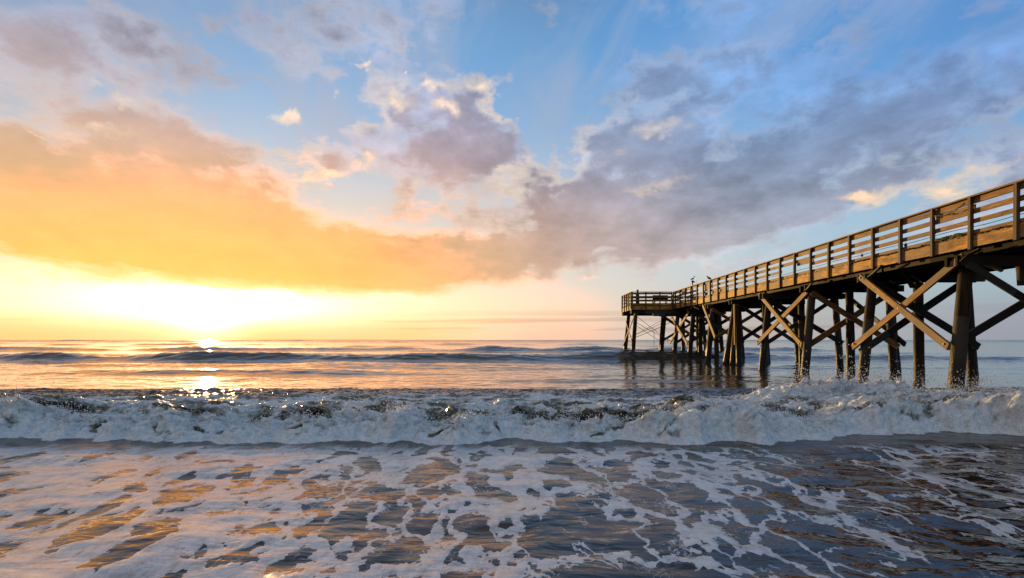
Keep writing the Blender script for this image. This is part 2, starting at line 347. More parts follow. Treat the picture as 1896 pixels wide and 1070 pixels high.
# ------------------------------------------------------------------ mesh builders
class MB:
    def __init__(s): s.v = []; s.f = []; s.uv = []
    def quad(s, idx, uvs): s.f.append(idx); s.uv += uvs
    def beam(s, a, b, w, h, up=(0, 0, 1), jit=.004, seg=1, off=(0, 0)):
        """timber from a to b; w across, h along 'up'"""
        a = Vector(a); b = Vector(b); d = (b-a); L = d.length; d.normalize()
        up = Vector(up); side = d.cross(up)
        if side.length < 1e-4: side = d.cross(Vector((1, 0, 0)))
        side.normalize(); up = side.cross(d).normalized()
        base = len(s.v); u0 = random.uniform(0, 50); v0 = random.uniform(0, 9)
        for i in range(seg+1):
            t = i/seg; p = a.lerp(b, t)
            wob = side*random.uniform(-jit, jit)+up*random.uniform(-jit, jit)
            for (sx, sy) in ((-1, -1), (1, -1), (1, 1), (-1, 1)):
                j = Vector([random.uniform(-jit, jit) for _ in range(3)])
                s.v.append(p+wob+side*(sx*w/2)+up*(sy*h/2)+j)
        ring = [0, w, w+h, 2*w+h, 2*(w+h)]
        for i in range(seg):
            for k in range(4):
                k2 = (k+1) % 4
                q = (base+i*4+k, base+i*4+k2, base+(i+1)*4+k2, base+(i+1)*4+k)
                ua, ub = u0+L*i/seg, u0+L*(i+1)/seg
                s.quad(q, [(ua, v0+ring[k]), (ua, v0+ring[k+1]), (ub, v0+ring[k+1]), (ub, v0+ring[k])])
        e = base+seg*4
        s.quad((base+3, base+2, base+1, base), [(u0, v0), (u0+.05, v0), (u0+.05, v0+.1), (u0, v0+.1)])
        s.quad((e, e+1, e+2, e+3), [(u0, v0), (u0+.05, v0), (u0+.05, v0+.1), (u0, v0+.1)])
    def tube(s, pts, rads, n=12, jit=0.0, cap=True):
        pts = [Vector(p) for p in pts]; base = len(s.v); u0 = random.uniform(0, 50); v0 = random.uniform(0, 9); L = 0
        prevx = None; us = []
        for i, p in enumerate(pts):
            d = (pts[min(i+1, len(pts)-1)]-pts[max(i-1, 0)]).normalized()
            if prevx is None:
                x = d.orthogonal().normalized()
            else:
                x = (prevx-d*prevx.dot(d)).normalized()
            prevx = x; y = d.cross(x)
            if i: L += (p-pts[i-1]).length
            us.append(u0+L)
            r = rads[i] if hasattr(rads, '__len__') else rads
            for k in range(n):
                a = 2*math.pi*k/n
                rr = r*(1+random.uniform(-jit, jit))
                s.v.append(p+x*math.cos(a)*rr+y*math.sin(a)*rr)
        r0 = rads[0] if hasattr(rads, '__len__') else rads
        for i in range(len(pts)-1):
            for k in range(n):
                k2 = (k+1) % n
                va, vb = v0+2*math.pi*r0*k/n, v0+2*math.pi*r0*(k+1)/n
                s.quad((base+i*n+k, base+i*n+k2, base+(i+1)*n+k2, base+(i+1)*n+k), [(us[i], va), (us[i], vb), (us[i+1], vb), (us[i+1], va)])
        if cap:
            for o, rev in ((0, True), (len(pts)-1, False)):
                idx = [base+o*n+k for k in range(n)]
                if rev: idx.reverse()
                s.f.append(tuple(idx)); s.uv += [(u0, v0)]*n
    def ell(s, c, r, n=10, m=7, rot=None, jit=0.0):
        c = Vector(c); base = len(s.v); rot = rot or Matrix.Identity(3)
        for i in range(m+1):
            th = math.pi*i/m
            for k in range(n):
                a = 2*math.pi*k/n; q = 1+random.uniform(-jit, jit)
                p = Vector((math.sin(th)*math.cos(a)*r[0]*q, math.sin(th)*math.sin(a)*r[1]*q, math.cos(th)*r[2]*q))
                s.v.append(c+rot@p)
        for i in range(m):
            for k in range(n):
                k2 = (k+1) % n
                s.quad((base+i*n+k, base+(i+1)*n+k, base+(i+1)*n+k2, base+i*n+k2), [(0, 0)]*4)
    def build(s, name, material, parent=None, origin=None, smooth=False):
        me = bpy.data.meshes.new(name)
        o0 = Vector(origin) if origin is not None else Vector((0, 0, 0))
        me.from_pydata([tuple(v-o0) for v in s.v], [], s.f)
        uvl = me.uv_layers.new(name='UVMap')
        uvl.data.foreach_set('uv', np.array(s.uv, dtype=np.float32).ravel())
        me.materials.append(material)
        if smooth:
            me.polygons.foreach_set('use_smooth', [True]*len(me.polygons))
        me.update()
        ob = bpy.data.objects.new(name, me); COL.objects.link(ob); ob.location = o0
        if parent is not None:
            ob.parent = parent
            ob.location = o0 - WORLD[parent.name]
        WORLD[ob.name] = o0
        return ob
WORLD = {}
def empty(name, loc):
    e = bpy.data.objects.new(name, None); COL.objects.link(e); e.location = loc; e.empty_display_size = .3
    WORLD[e.name] = Vector(loc); return e
def tag(o, label=None, cat=None, group=None, kind=None):
    if label: o['label'] = label
    if cat: o['category'] = cat
    if group: o['group'] = group
    if kind: o['kind'] = kind
    return o

# ------------------------------------------------------------------ pier
BS = 4.55; YB = lambda k: 17.0+BS*(k-1)              # bents 0 .. 9
XL, XR = 12.3, 16.45                                  # railing faces
ZCAP, ZFB, ZFT, ZD = 3.98, 4.13, 4.45, 4.49           # cap top, fascia bottom / top, deck top
ZR = 5.55
YN, YF = 7.2, YB(9)+.35
YT = YB(8)-.05                                         # near edge of the end platform
XT = 8.86
pier = empty('pier', (14.4, 30, 0))
tag(pier, 'weathered timber fishing pier on crossed braces and round piles running out over the sea', 'pier')

def pile(x0, y0, x1, y1, zt, r=.19, zb=-1.6, name='pile'):
    mb = MB(); n = 9; pts = []; rr = []
    bx, by = random.uniform(-.035, .035), random.uniform(-.035, .035)
    for i in range(n):
        t = i/(n-1); z = zb+(zt-zb)*t
        tt = (z-0)/(zt) if zt else 0
        s_ = math.sin(math.pi*t)
        pts.append((x0+(x1-x0)*tt+bx*s_, y0+(y1-y0)*tt+by*s_, z)); rr.append(r*(1.10-.18*t)*random.uniform(.97, 1.03))
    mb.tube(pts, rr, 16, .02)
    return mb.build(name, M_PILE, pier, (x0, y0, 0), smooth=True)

for k in range(0, 10):
    y = YB(k)
    xs = [(12.34, 12.66), (14.32, 14.30), (16.34, 16.05)]
    for i, (xb, xt) in enumerate(xs):
        xb += random.uniform(-.05, .05); 
        if k == 1 and i == 1:
            # snapped off: only the stub under the cap is left
            mb = MB(); mb.tube([(14.28, y, ZCAP-.25), (14.29, y, 3.55), (14.30, y, 3.16)], [.17, .165, .15], 14, .05)
            p = mb.build('pile', M_PILE, pier, (14.28, y, 3.6), smooth=True); p['label'] = 'snapped pile stub hanging under the deck'
            continue
        r = .175
        if k == 1 and i == 0: r = .20
        pile(xb, y+random.uniform(-.12, .12), xt, y, ZCAP-.27, r)
    # pair of cap timbers clasping the pile heads
    for dy in (-.21, .21):
        mb = MB(); mb.beam((12.22, y+dy, ZCAP-.14), (16.55, y+dy, ZCAP-.14+random.uniform(-.01, .01)), .09, .28, jit=.006, seg=3)
        mb.build('pile_cap', M_SHADE, pier, (14.3, y+dy, ZCAP-.14))
    # crossed braces across the bent, one on each side
    for s_, (xa, xb_) in ((-1, (12.5, 16.3)), (1, (16.2, 12.35))):
        mb = MB(); w_ = random.uniform(.2, .25)
        mb.beam((xa, y+s_*.27, 3.72+random.uniform(-.08, .05)), (xb_, y+s_*.27, 1.28+random.uniform(-.15, .15)), .075, w_, jit=.007, seg=3)
        mb.build('cross_brace', M_DARK if k % 3 else M_BRACE, pier, ((xa+xb_)/2, y, 2.5))
# a second pile set beside the fifth and fourth bents, leaning
pile(12.15, YB(5)+.55, 12.62, YB(5)+.15, ZCAP-.3, .22)
pile(12.60, YB(5)-.45, 12.60, YB(5)-.2, ZCAP-.3, .17)
pile(16.9, YB(3)+.8, 16.2, YB(3)+.2, ZCAP-.3, .17)
pile(12.5, YB(6)+.9, 12.7, YB(6)+.3, ZCAP-.3, .17)
pile(13.3, YB(7)+.5, 13.25, YB(7)+.2, ZCAP-.3, .16)
# sister piles with bright faces
def longbrace(p, q, w=.22, th=.08, m=None):
    mb = MB(); mb.beam(p, q, w, th, up=(1, 0, 0), jit=.006, seg=4)
    return mb.build('cross_brace', m or M_BRACE, pier, (Vector(p)+Vector(q))/2)
longbrace((12.36, 16.7, 3.95), (12.10, 21.85, 1.32), .21)
longbrace((12.28, 21.75, 3.92), (12.06, 16.85, 1.40), .21)
longbrace((12.44, 26.0, 3.75), (12.15, 30.9, 1.42))
longbrace((12.40, 31.3, 4.0), (12.08, 25.8, 1.35))
longbrace((12.42, 41.2, 4.0), (12.18, 37.8, 1.75))
longbrace((12.40, 35.0, 3.7), (12.30, 34.6, 1.3), .14)
longbrace((12.40, 44.0, 3.95), (12.25, 49.8, 1.35))
longbrace((12.35, 49.9, 3.6), (12.18, 44.3, 1.30))
longbrace((16.75, 30.65, 3.8), (16.75, 26.1, 1.4), m=M_DARK)
longbrace((16.75, 12.6, 3.8), (16.75, 17.1, 1.4), m=M_DARK)
longbrace((16.75, 39.75, 3.8), (16.75, 35.2, 1.4), m=M_DARK)
longbrace((12.35, 12.3, 3.9), (12.12, 7.9, 1.4))
# bolt heads on the near crossed braces
for (y_, z_, x_) in [(16.75, 3.85, 12.30), (19.25, 2.62, 12.14), (21.7, 1.45, 12.04), (21.6, 3.85, 12.22), (17.0, 1.48, 12.02), (26.05, 3.68, 12.38), (28.5, 2.6, 12.25), (30.8, 1.5, 12.09), (31.0, 3.88, 12.33), (26.0, 1.42, 12.04)]:
    mb = MB(); mb.tube([(x_-.03, y_, z_), (x_+.12, y_, z_)], .028, 8); mb.build('bolt', M_METAL, pier, (x_, y_, z_))
# stringers under the deck
for x in (12.62, 13.2, 13.85, 14.5, 15.15, 15.8, 16.3):
    mb = MB()
    yy = YN
    while yy < YF-.5:
        y2 = min(yy+BS, YF)
        mb.beam((x+random.uniform(-.02, .02), yy, (ZCAP+ZD-.05)/2), (x+random.uniform(-.02, .02), y2-.01, (ZCAP+ZD-.05)/2), .09, ZD-.06-ZCAP, jit=.004, seg=2)
        yy = y2
    mb.build('stringer', M_SHADE, pier, (x, 30, 4.2))
# deck planks
mb = MB(); y = YN
while y < YF:
    w_ = random.uniform(.135, .15)
    if not (YB(6)+.2 < y < YB(6)+.5):
        mb.beam((XL+.03+random.uniform(-.03, .03), y, ZD-.02), (XR-.03+random.uniform(-.02, .02), y, ZD-.02+random.uniform(-.004, .004)), w_, .038, jit=.003)
    y += w_+.012
y = YT+.04
while y < YF:
    mb.beam((XT+.05, y, ZD-.02), (XL+.02, y, ZD-.02), .14, .038, jit=.003); y += .153
mb.build('deck', M_DECK, pier, (14, 30, ZD))
# fascia boards along the long sides and round the end platform
def fascia(pts):
    mb = MB(); 
    for (a, b) in pts:
        a = Vector(a); b = Vector(b); n = max(1, round((b-a).length/BS))
        for i in range(n):
            p = a.lerp(b, i/n); q = a.lerp(b, (i+1)/n); q = q+(p-q).normalized()*.01
            dz_ = random.uniform(-.012, .012); mb.beam(p+Vector((0, 0, dz_)), q+Vector((0, 0, dz_+random.uniform(-.008, .008))), .05, ZFT-ZFB, jit=.003, seg=4)
    return mb.build('fascia_board', M_DECK, pier, pts[0][0])
zf = (ZFT+ZFB)/2
fascia([((XL+.03, YN, zf), (XL+.03, YT, zf))])
fascia([((XR-.03, YN, zf), (XR-.03, YF, zf))])
fascia([((XT, YT, zf-.06), (XL, YT, zf-.06)), ((XT, YT+.05, zf-.06), (XT, YF, zf-.06)), ((XT, YF, zf-.06), (XR, YF, zf-.06))])
# end platform beams
for yy in (YT+.15, YB(8)+.5, YB(9)-.25, YB(9)+.2):
    mb = MB(); mb.beam((XT-.02, yy, 3.92), (XL+.3, yy, 3.92), .1, .34, jit=.006, seg=2)
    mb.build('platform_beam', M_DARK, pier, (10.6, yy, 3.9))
mb = MB(); mb.beam((10.55, YB(8)-.25, 3.64), (12.4, YB(8)-.25, 3.64), .12, .24, jit=.008)
mb.build('platform_beam', M_DARK, pier, (11.4, YB(8), 3.6))
for x in (XT+.1, 9.9, 10.9, 11.9):
    mb = MB(); mb.beam((x, YT+.05, 4.25), (x, YF, 4.25), .09, .3)
    mb.build('stringer', M_DARK, pier, (x, YB(8), 4.2))
pile(8.97, YB(8)+.1, 9.22, YB(8)+.1, 3.8, .17)
pile(9.05, YB(9), 9.42, YB(9), 3.8, .17)
pile(11.55+.75, YB(9)+.1, 12.5, YB(9), 3.8, .17)
def rod(p, q, r=.018, nm='tie_rod', mt=None):
    mb = MB(); mb.tube([p, Vector(p).lerp(Vector(q), .5)-Vector((0, 0, .05)), q], r, 6)
    return mb.build(nm, mt or M_ROD, pier, p)
yf_ = YB(8)-.05
rod((9.25, yf_, 3.55), (11.9, yf_, 1.55)); rod((9.25, yf_, 3.0), (12.2, yf_, 1.45)); rod((9.05, yf_, 1.95), (12.3, yf_, 3.45)); rod((9.05, yf_, 1.75), (12.3, yf_, 3.15), .022)
rod((9.25, YB(9), 3.5), (12.2, YB(9), 1.5)); rod((9.2, YB(9), 1.7), (12.3, YB(9), 3.3))
longbrace((9.1, YB(8)-.1, 3.7), (8.95, YB(9)+.1, 1.1), .13, .06); longbrace((9.2, YB(9)+.1, 3.2), (8.85, YB(8)-.1, 1.5), .13, .06)
# bolts sticking out of pile tops and broken scraps hanging under the deck
for (p, q, w_, th) in [((13.1, 20.6, 3.9), (13.7, 20.9, 3.45), .16, .05), ((13.5, 20.8, 3.85), (13.9, 20.75, 3.6), .12, .04), ((13.0, 21.1, 3.7), (13.25, 20.8, 3.35), .14, .05),
                       ((12.9, 16.7, 3.7), (13.35, 16.6, 3.55), .12, .05), ((12.7, 31.0, 3.9), (13.3, 30.6, 3.5), .14, .05), ((12.4, 39.4, 3.9), (12.7, 39.9, 3.5), .16, .05), ((12.2, 20.2, 4.12), (12.34, 21.5, 3.78), .10, .04), ((12.2, 15.9, 4.05), (12.3, 16.7, 3.8), .10, .04), ((12.18, 25.0, 4.05), (12.3, 26.0, 3.72), .09, .04), ((12.2, 42.6, 3.98), (12.3, 41.6, 3.75), .14, .05)]:
    mb = MB(); mb.beam(p, q, w_, th, jit=.025, seg=2); mb.build('broken_plank', M_DARK, pier, p)

def railing(a, b, posts, inward, gaps=(), wide=(), skip_first=False):
    """a..b line of the rail's outer face; parts: boards (the railing itself), top_rail, posts"""
    a = Vector(a); b = Vector(b); d = (b-a).normalized(); L = (b-a).length; iv = Vector(inward)
    rows = [(5.335, 5.485), (5.055, 5.19), (4.79, 4.91), (4.495, 4.605)]
    body = MB(); n = len(posts)
    i = 0
    while i < n-1:
        j = min(i+random.choice((1, 2, 2)), n-1)
        for r_, (z0, z1) in enumerate(rows):
            if any((i <= g[0] < j) and g[1] == r_ for g in gaps): continue
            p = a+d*posts[i]; q = a+d*posts[j]
            sag = random.uniform(-.02, .02)
            for zz in (0,):
                body.beam(p+iv*.08+Vector((0, 0, (z0+z1)/2+random.uniform(-.008, .008))), q-d*.008+iv*.08+Vector((0, 0, (z0+z1)/2+sag*.5)), .04, z1-z0, jit=.003, seg=2)
        i = j
    for (i, z0, z1) in wide:
        p = a+d*posts[i]; q = a+d*posts[i+1]
        body.beam(p+iv*.125+Vector((0, 0, (z0+z1)/2)), q+iv*.125+Vector((0, 0, (z0+z1)/2)), .045, z1-z0, jit=.006)
    rl = body.build('railing', M_RAIL, pier, a+d*L/2)
    tr = MB(); i = 0
    while i < n-1:
        j = min(i+3, n-1)
        p = a+d*posts[i]+iv*.06; q = a+d*(posts[j])-d*.006+iv*.06
        tr.beam(p+Vector((0, 0, ZR-.02+random.uniform(-.006, .006))), q+Vector((0, 0, ZR-.02+random.uniform(-.006, .006))), .19, .04, jit=.003, seg=3); i = j
    tr.build('top_rail', M_RAIL, rl, a+d*L/2)
    for t in posts:
        c = a+d*t; mb = MB(); ln = Vector((random.uniform(-.012, .012), random.uniform(-.012, .012), 0))
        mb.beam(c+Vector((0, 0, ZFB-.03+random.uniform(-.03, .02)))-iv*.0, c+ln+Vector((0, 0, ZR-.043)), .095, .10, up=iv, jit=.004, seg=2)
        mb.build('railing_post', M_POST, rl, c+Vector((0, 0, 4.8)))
    return rl
PY = [14.8+1.517*i-6*1.517 for i in range(0, 40)]
PY = [y for y in PY if YN+.05 < y < YT-.4]
rl = railing((XL-.03, 0, 0), (XL-.03, 60, 0), PY+[YT], (1, 0, 0), gaps=[(21, 1), (11, 2)], wide=[(5, 5.10, 5.33), (18, 4.6, 4.79), (19, 4.6, 4.79), (20, 5.0, 5.32), (11, 4.93, 5.05), (24, 5.1, 5.32)])
railing((XR+.03, 0, 0), (XR+.03, 60, 0), [YN+.1+1.517*i for i in range(31)], (-1, 0, 0))
railing((XT, YT-.03, 0), (XL-.05, YT-.03, 0), [.05, 1.15, 2.3, 3.3], (0, 1, 0))
railing((XT-.05, YT, 0), (XT-.05, YF, 0), [.12, 1.15, 2.2, 3.3, 4.55], (1, 0, 0))
railing((XT, YF+.05, 0), (XR, YF+.05, 0), [.05, 1.5, 3.0, 4.5, 6.0, 7.5], (0, -1, 0))

# ------------------------------------------------------------------ things on the pier
# rope run along the inside of the seaward-left railing
mb = MB(); pts = []
yy = 8.0
while yy < 47.5:
    pts.append((XL+.14, yy, 4.735-.02*math.sin(yy*2.07))); yy += .5
mb.tube(pts, .009, 6)
tag(mb.build('rope', M_ROPE, None, (XL+.14, 28, 4.7), True), 'long thin rope strung along the inside of the pier railing above the deck', 'rope')
# loose twisted line over the wide board between two near posts
def twist(p0, p1, n, amp, r, name, label, sag=.1, m_=None):
    mb = MB(); pts = []
    p0 = Vector(p0); p1 = Vector(p1)
    for i in range(n+1):
        t = i/n; p = p0.lerp(p1, t); k = math.sin(math.pi*t)
        pts.append(p+Vector((random.uniform(-.01, .01)*.5, random.uniform(-amp, amp), random.uniform(-amp, amp)-sag*k)))
    mb.tube(pts, [r*random.uniform(.7, 1.3) for _ in pts], 6)
    return tag(mb.build(name, m_ or M_ROPE, None, p0, True), label, 'rope')
twist((XL-.1, 17.65, 5.28), (XL-.1, 16.45, 5.40), 14, .02, .016, 'rope', 'short frayed dark rope tied across the top board of the nearest full railing bay', .12)
# clump of green growth and litter on the kerb board
mb = MB()
for i in range(26):
    t = random.random(); yy = 16.6+1.15*t
    mb.ell((XL+.02+random.uniform(-.03, .03), yy, 4.55+random.uniform(-.02, .05)), (.05, random.uniform(.05, .16), random.uniform(.02, .045)), 7, 5, jit=.3)
tag(mb.build('sea_plant', M_MOSS, None, (XL, 17.2, 4.55), True), 'clump of green growth lying on the kerb board of the near railing', 'plant')
# line of dirt-caked debris wedged between kerb and fascia
for n_, (ya, yb) in enumerate([(14.9, 16.2), (18.0, 19.2), (19.6, 20.8), (21.2, 22.3)]):
    mb = MB(); yy = ya
    while yy < yb:
        mb.ell((XL+.0+random.uniform(-.01, .02), yy, 4.475+random.uniform(-.01, .02)), (.05, random.uniform(.04, .1), random.uniform(.015, .03)), 6, 4, jit=.35); yy += random.uniform(.05, .12)
    tag(mb.build('debris', M_DARK, None, (XL, ya, 4.47), True), ['strip of dark debris on the pier ledge nearest the right edge of the photo', 'strip of dark debris on the ledge just seaward of the green growth', 'third strip of dark debris along the pier ledge counted from the right', 'strip of dark debris on the ledge farthest from the shore'][n_], 'debris', 'strips of debris along the pier ledge')
for (yy, zz, r, lab) in [(1100*12.35/(1596-970), 4.70, .045, 'dark round float sitting on the kerb board above the second crossed brace'), (1100*12.35/(1677-970), 4.68, .05, 'dark round float beside a railing post, the nearer of the two floats')]:
    mb = MB(); mb.ell((XL+.05, yy, zz-.02), (r, r, r*1.1), 10, 8); mb.tube([(XL+.05, yy, zz+.02), (XL+.05, yy, zz+.07)], .012, 6)
    tag(mb.build('float', M_METAL, None, (XL+.05, yy, 4.6), True), lab, 'float', 'floats lying on the kerb board')

# birds
def bird(loc, yaw, s, label, lean=0.0, stretch=1.0, neck=False):
    root = empty('bird', loc); tag(root, label, 'bird', 'birds perched on the pier')
    L = Vector(loc); Rz = Matrix.Rotation(yaw, 3, 'Z')
    def P(x, y, z): return L+Rz@Vector((x*s, y*s, z*s))
    tilt = Rz@Matrix.Rotation(-.45-lean, 3, 'Y')
    mb = MB(); 
    # one body: tail, back, breast, neck and head as a lofted tube
    if neck: sp = [(-.17, .07, .012), (-.12, .09, .03), (-.05, .12, .055), (.02, .14, .06), (.07, .17, .045), (.09, .22, .026), (.10, .28, .022), (.13, .32, .028), (.155, .325, .022), (.17, .325, .008)]
    else: sp = [(-.20, .04, .010), (-.14, .06, .022), (-.07, .10, .05), (0, .13, .062), (.05, .165, .05), (.075, .20, .034), (.09, .235, .034), (.115, .25, .026), (.13, .25, .008)]
    mb.tube([P(x*stretch, 0, z) for x, z, r in sp], [r*s for x, z, r in sp], 12)
    body = mb.build('body', M_BIRD, root, loc, True)
    hx, hz = sp[-1][0]*stretch, sp[-1][1]
    b = MB(); b.tube([P(hx-.01, 0, hz), P(hx+(.09 if neck else .04), 0, hz-(.02 if neck else .008))], [.010*s, .003*s], 6); b.build('beak', M_BEAK, root, loc)
    for sy in (-1, 1):
        w = MB(); w.ell(P(-.06, sy*.05, .115), (.10*s, .014*s, .04*s), 10, 6, tilt); w.build('wing', M_BIRD, root, loc, True)
        l = MB(); l.tube([P(.0, sy*.025, .09), P(.005, sy*.025, .03), P(0, sy*.025, 0)], .005*s, 5); l.tube([P(-.015, sy*.025, .003), P(.04, sy*.025, .003)], .004*s, 5); l.build('leg', M_BEAK, root, loc)
    return root
Yb = 1100*12.3/(1312-970)
bird((XL+.03, Yb, ZR), R(165), 1.15, 'dark gull standing on the top rail, shoreward of the lamp post', .5)
Yl = 1100*12.36/(1281-970)
# lamp post with a small head, a bird on top of it
lp = empty('lamp_post', (XL+.12, Yl, ZD)); tag(lp, 'thin dark post with a small lamp head rising above the far railing', 'lamp post')
mb = MB(); mb.tube([(XL+.12, Yl, ZD), (XL+.12, Yl, 5.2), (XL+.12, Yl, 5.86)], [.05, .045, .04], 10); mb.build('pole', M_METAL, lp, (XL+.12, Yl, ZD), True)
mb = MB(); mb.tube([(XL+.12, Yl, 5.80), (XL+.12, Yl, 5.9), (XL+.12, Yl, 5.96)], [.05, .11, .06], 12); mb.beam((XL+.12, Yl, 5.87), (XL+.30, Yl, 5.84), .07, .06); mb.build('lamp_head', M_METAL, lp, (XL+.12, Yl, 5.85))
bird((XL+.12, Yl, 5.96), R(15), .95, 'slender bird with a raised beak perched on the lamp head', .2, 1.1, True)
for x_, z1, lab in ((1278, 5.90, 'short thin fishing rod standing to the left of the lamp post'), (1288.5, 5.93, 'thin fishing rod standing to the right of the lamp post')):
    yy = 1100*12.42/(x_-970); fr = empty('fishing_rod', (XL+.16, yy, ZD)); tag(fr, lab, 'fishing rod', 'fishing rods leaning on the railing')
    mb = MB(); mb.tube([(XL+.16, yy, 4.9), (XL+.15, yy, z1)], [.014, .006], 6); mb.build('rod_blank', M_METAL, fr, (XL+.16, yy, ZD))
    mb = MB(); mb.tube([(XL+.16, yy, ZD+.005), (XL+.16, yy, 4.9)], .02, 8); mb.build('handle', M_ROPE, fr, (XL+.16, yy, ZD))
    mb = MB(); mb.tube([(XL+.16, yy-.03, 5.0), (XL+.16, yy+.03, 5.0)], .035, 10); mb.build('reel', M_METAL, fr, (XL+.16, yy, 5))
# squared posts standing on the deck behind the rails
def tpost(x, y, w, z1, cap, label):
    t = empty('timber_post', (x, y, ZD)); tag(t, label, 'post', 'stout posts standing on the deck')
    mb = MB(); mb.tube([(x, y, ZD), (x, y, (ZD+z1)/2), (x, y, z1)], [w, w*.97, w*.95], 14, .02); mb.build('shaft', M_DARK, t, (x, y, ZD), True)
    if cap:
        mb = MB(); mb.beam((x, y, z1), (x, y, z1+cap), w*1.0, w*1.0, up=(1, 0, 0), jit=.004); mb.beam((x, y, z1+cap), (x, y, z1+cap+.03), w*1.2, w*1.2, up=(1, 0, 0), jit=.002); mb.build('cap', M_DARK, t, (x, y, z1))
    return t
tpost(9.42, YT+.45, .155, 5.5, .22, 'stout dark post with a block on its head on the left of the end platform')
tpost(12.62, 1100*12.62/(1307.5-970), .10, 5.42, 0, 'dark post behind the railing under the lone rail bird')
# bench on the end platform
bn = empty('bench', (11.3, YT+.55, ZD)); tag(bn, 'dark wooden bench with a high back behind the rail of the end platform', 'bench')
mb = MB(); mb.beam((10.65, YT+.35, 5.06), (11.92, YT+.35, 5.06), .045, .46); mb.build('backrest', M_DARK, bn, (11.3, YT+.35, 5.0))
mb = MB(); mb.beam((10.65, YT+.62, ZD+.43), (11.92, YT+.62, ZD+.43), .42, .045); mb.build('seat', M_DARK, bn, (11.3, YT+.6, ZD+.4))
for x in (10.75, 11.82):
    for dy in (.36, .8):
        mb = MB(); mb.beam((x, YT+dy+.03, ZD), (x, YT+dy+.03, ZD+.405), .06, .06, up=(1, 0, 0)); mb.build('leg', M_DARK, bn, (x, YT+dy, ZD))
# strands hanging from the end platform's tie rods
for (px, z0, z1, lab) in ((1211, 2.2, 1.15, 'thin strand hanging from the tie rods under the end platform'), (1267, 1.75, .85, 'thin strand hanging under the pier just beyond the crossed braces near the end')):
    x_ = (px-970)*(YB(8)-.1)/1100
    mb = MB(); mb.tube([(x_-.12, YB(8)-.1, z0+.12), (x_, YB(8)-.1, z0), (x_+.01, YB(8)-.1, (z0+z1)/2), (x_, YB(8)-.1, z1)], [.012, .025, .014, .02], 6)
    tag(mb.build('hanging_line', M_ROPE, None, (x_, YB(8), z0)), lab, 'line', 'lines hanging beneath the pier end')

# ------------------------------------------------------------------ sea
def toe(x):      # front line of the broken wave
    return 9.30 + .95*fbm(x*.27, x*0+3.3, 2, 5) + .55*fbm(x*1.0, x*0+1.3, 2, 8) + .20*fbm(x*3.1, x*0+.3, 3, 9) + .5*sst(x, 3.5, 9)
def far_waves(x, y):
    z = np.zeros_like(x)
    # long swell crests; (centre y, height, x from, x to, face length)
    def swell(yc, h, x0, x1, face, back, wander, seed, soft=8):
        c = yc + wander*fbm(x*.035+seed, x*0+seed, 3, seed)*2
        u = y-c
        env = sst(x, x0-soft, x0+soft)*(1-sst(x, x1-soft, x1+soft))*np.clip(1+1.1*fbm(x*.075, x*0+2, 3, seed+3), .15, 1.6)
        prof = np.where(u < 0, np.exp(-(u/face)**2), np.exp(-(u/back)**2))
        return h*env*prof
    rough_ = .085*fbm(x*.8, y*1.6, 4, 33)
    z += swell(44.5, .52, -70, 22, 1.6, 4.0, 1.3, 21, 10)
    z += swell(46.5, .28, 3, 40, 1.5, 5.0, .8, 22, 4)
    z += swell(78, .62, -12, 40, 2.6, 7, 2.0, 23, 10)
    z += swell(86, .42, -90, -12, 2.5, 7, 2.0, 24, 10)
    z += swell(58, .22, -60, 5, 2.0, 5, 2.0, 25, 8)
    z += swell(27.0, .20, -22, -4, 1.3, 3.0, 1.2, 26, 4)
    z += swell(36.0, .12, -30, 2, 1.5, 3.0, 1.2, 28, 4)
    z += swell(24.0, .07, 0, 12, 1.1, 2.0, .9, 29, 4)
    z += swell(66.0, .2, 10, 50, 2.2, 4.0, 1.9, 34, 4)
    z += swell(33.0, .12, -14, 30, 1.6, 3.0, 1.2, 27, 4)
    z += swell(21.5, .06, -12, 10, 1.0, 2.0, 1.0, 30, 4)
    z += rough_*np.clip(z*2.2, 0, 1)
    for yc, h in ((130, .5), (175, .6), (240, .6), (340, .8), (500, 1.0), (760, 1.2)):
        z += swell(yc, h, -2*yc, 2*yc, yc*.035, yc*.07, yc*.05, int(yc) % 97, 20)*(.5+.9*np.clip(fbm(x*6/yc, x*0+yc, 2, 31), -.5, 1))
    return z
def ripples(x, y):
    fade = np.clip(1-(y-60)/60, 0, 1)
    r = .040*fbm(x*.30, y*.60, 3, 41)*sst(y, 2, 16)
    r += .018*fbm(x*1.1+y*.3, y*2.3, 3, 45)
    return r*fade
def sea_z(x, y):
    z = far_waves(x, y) + ripples(x, y)
    T = toe(x)
    # the set-up of water behind the breaker
    z += .21*sst(y, T+.2, T+2.6)*(1-sst(y, 16, 28))
    # slight lean lines in the backwash
    z += (1-sst(y, 8.5, 9.5))*(.016*fbm(x*2.2-y*.35, y*1.1, 3, 51)+.050*fbm(x*.8, y*.95, 2, 53))
    return z
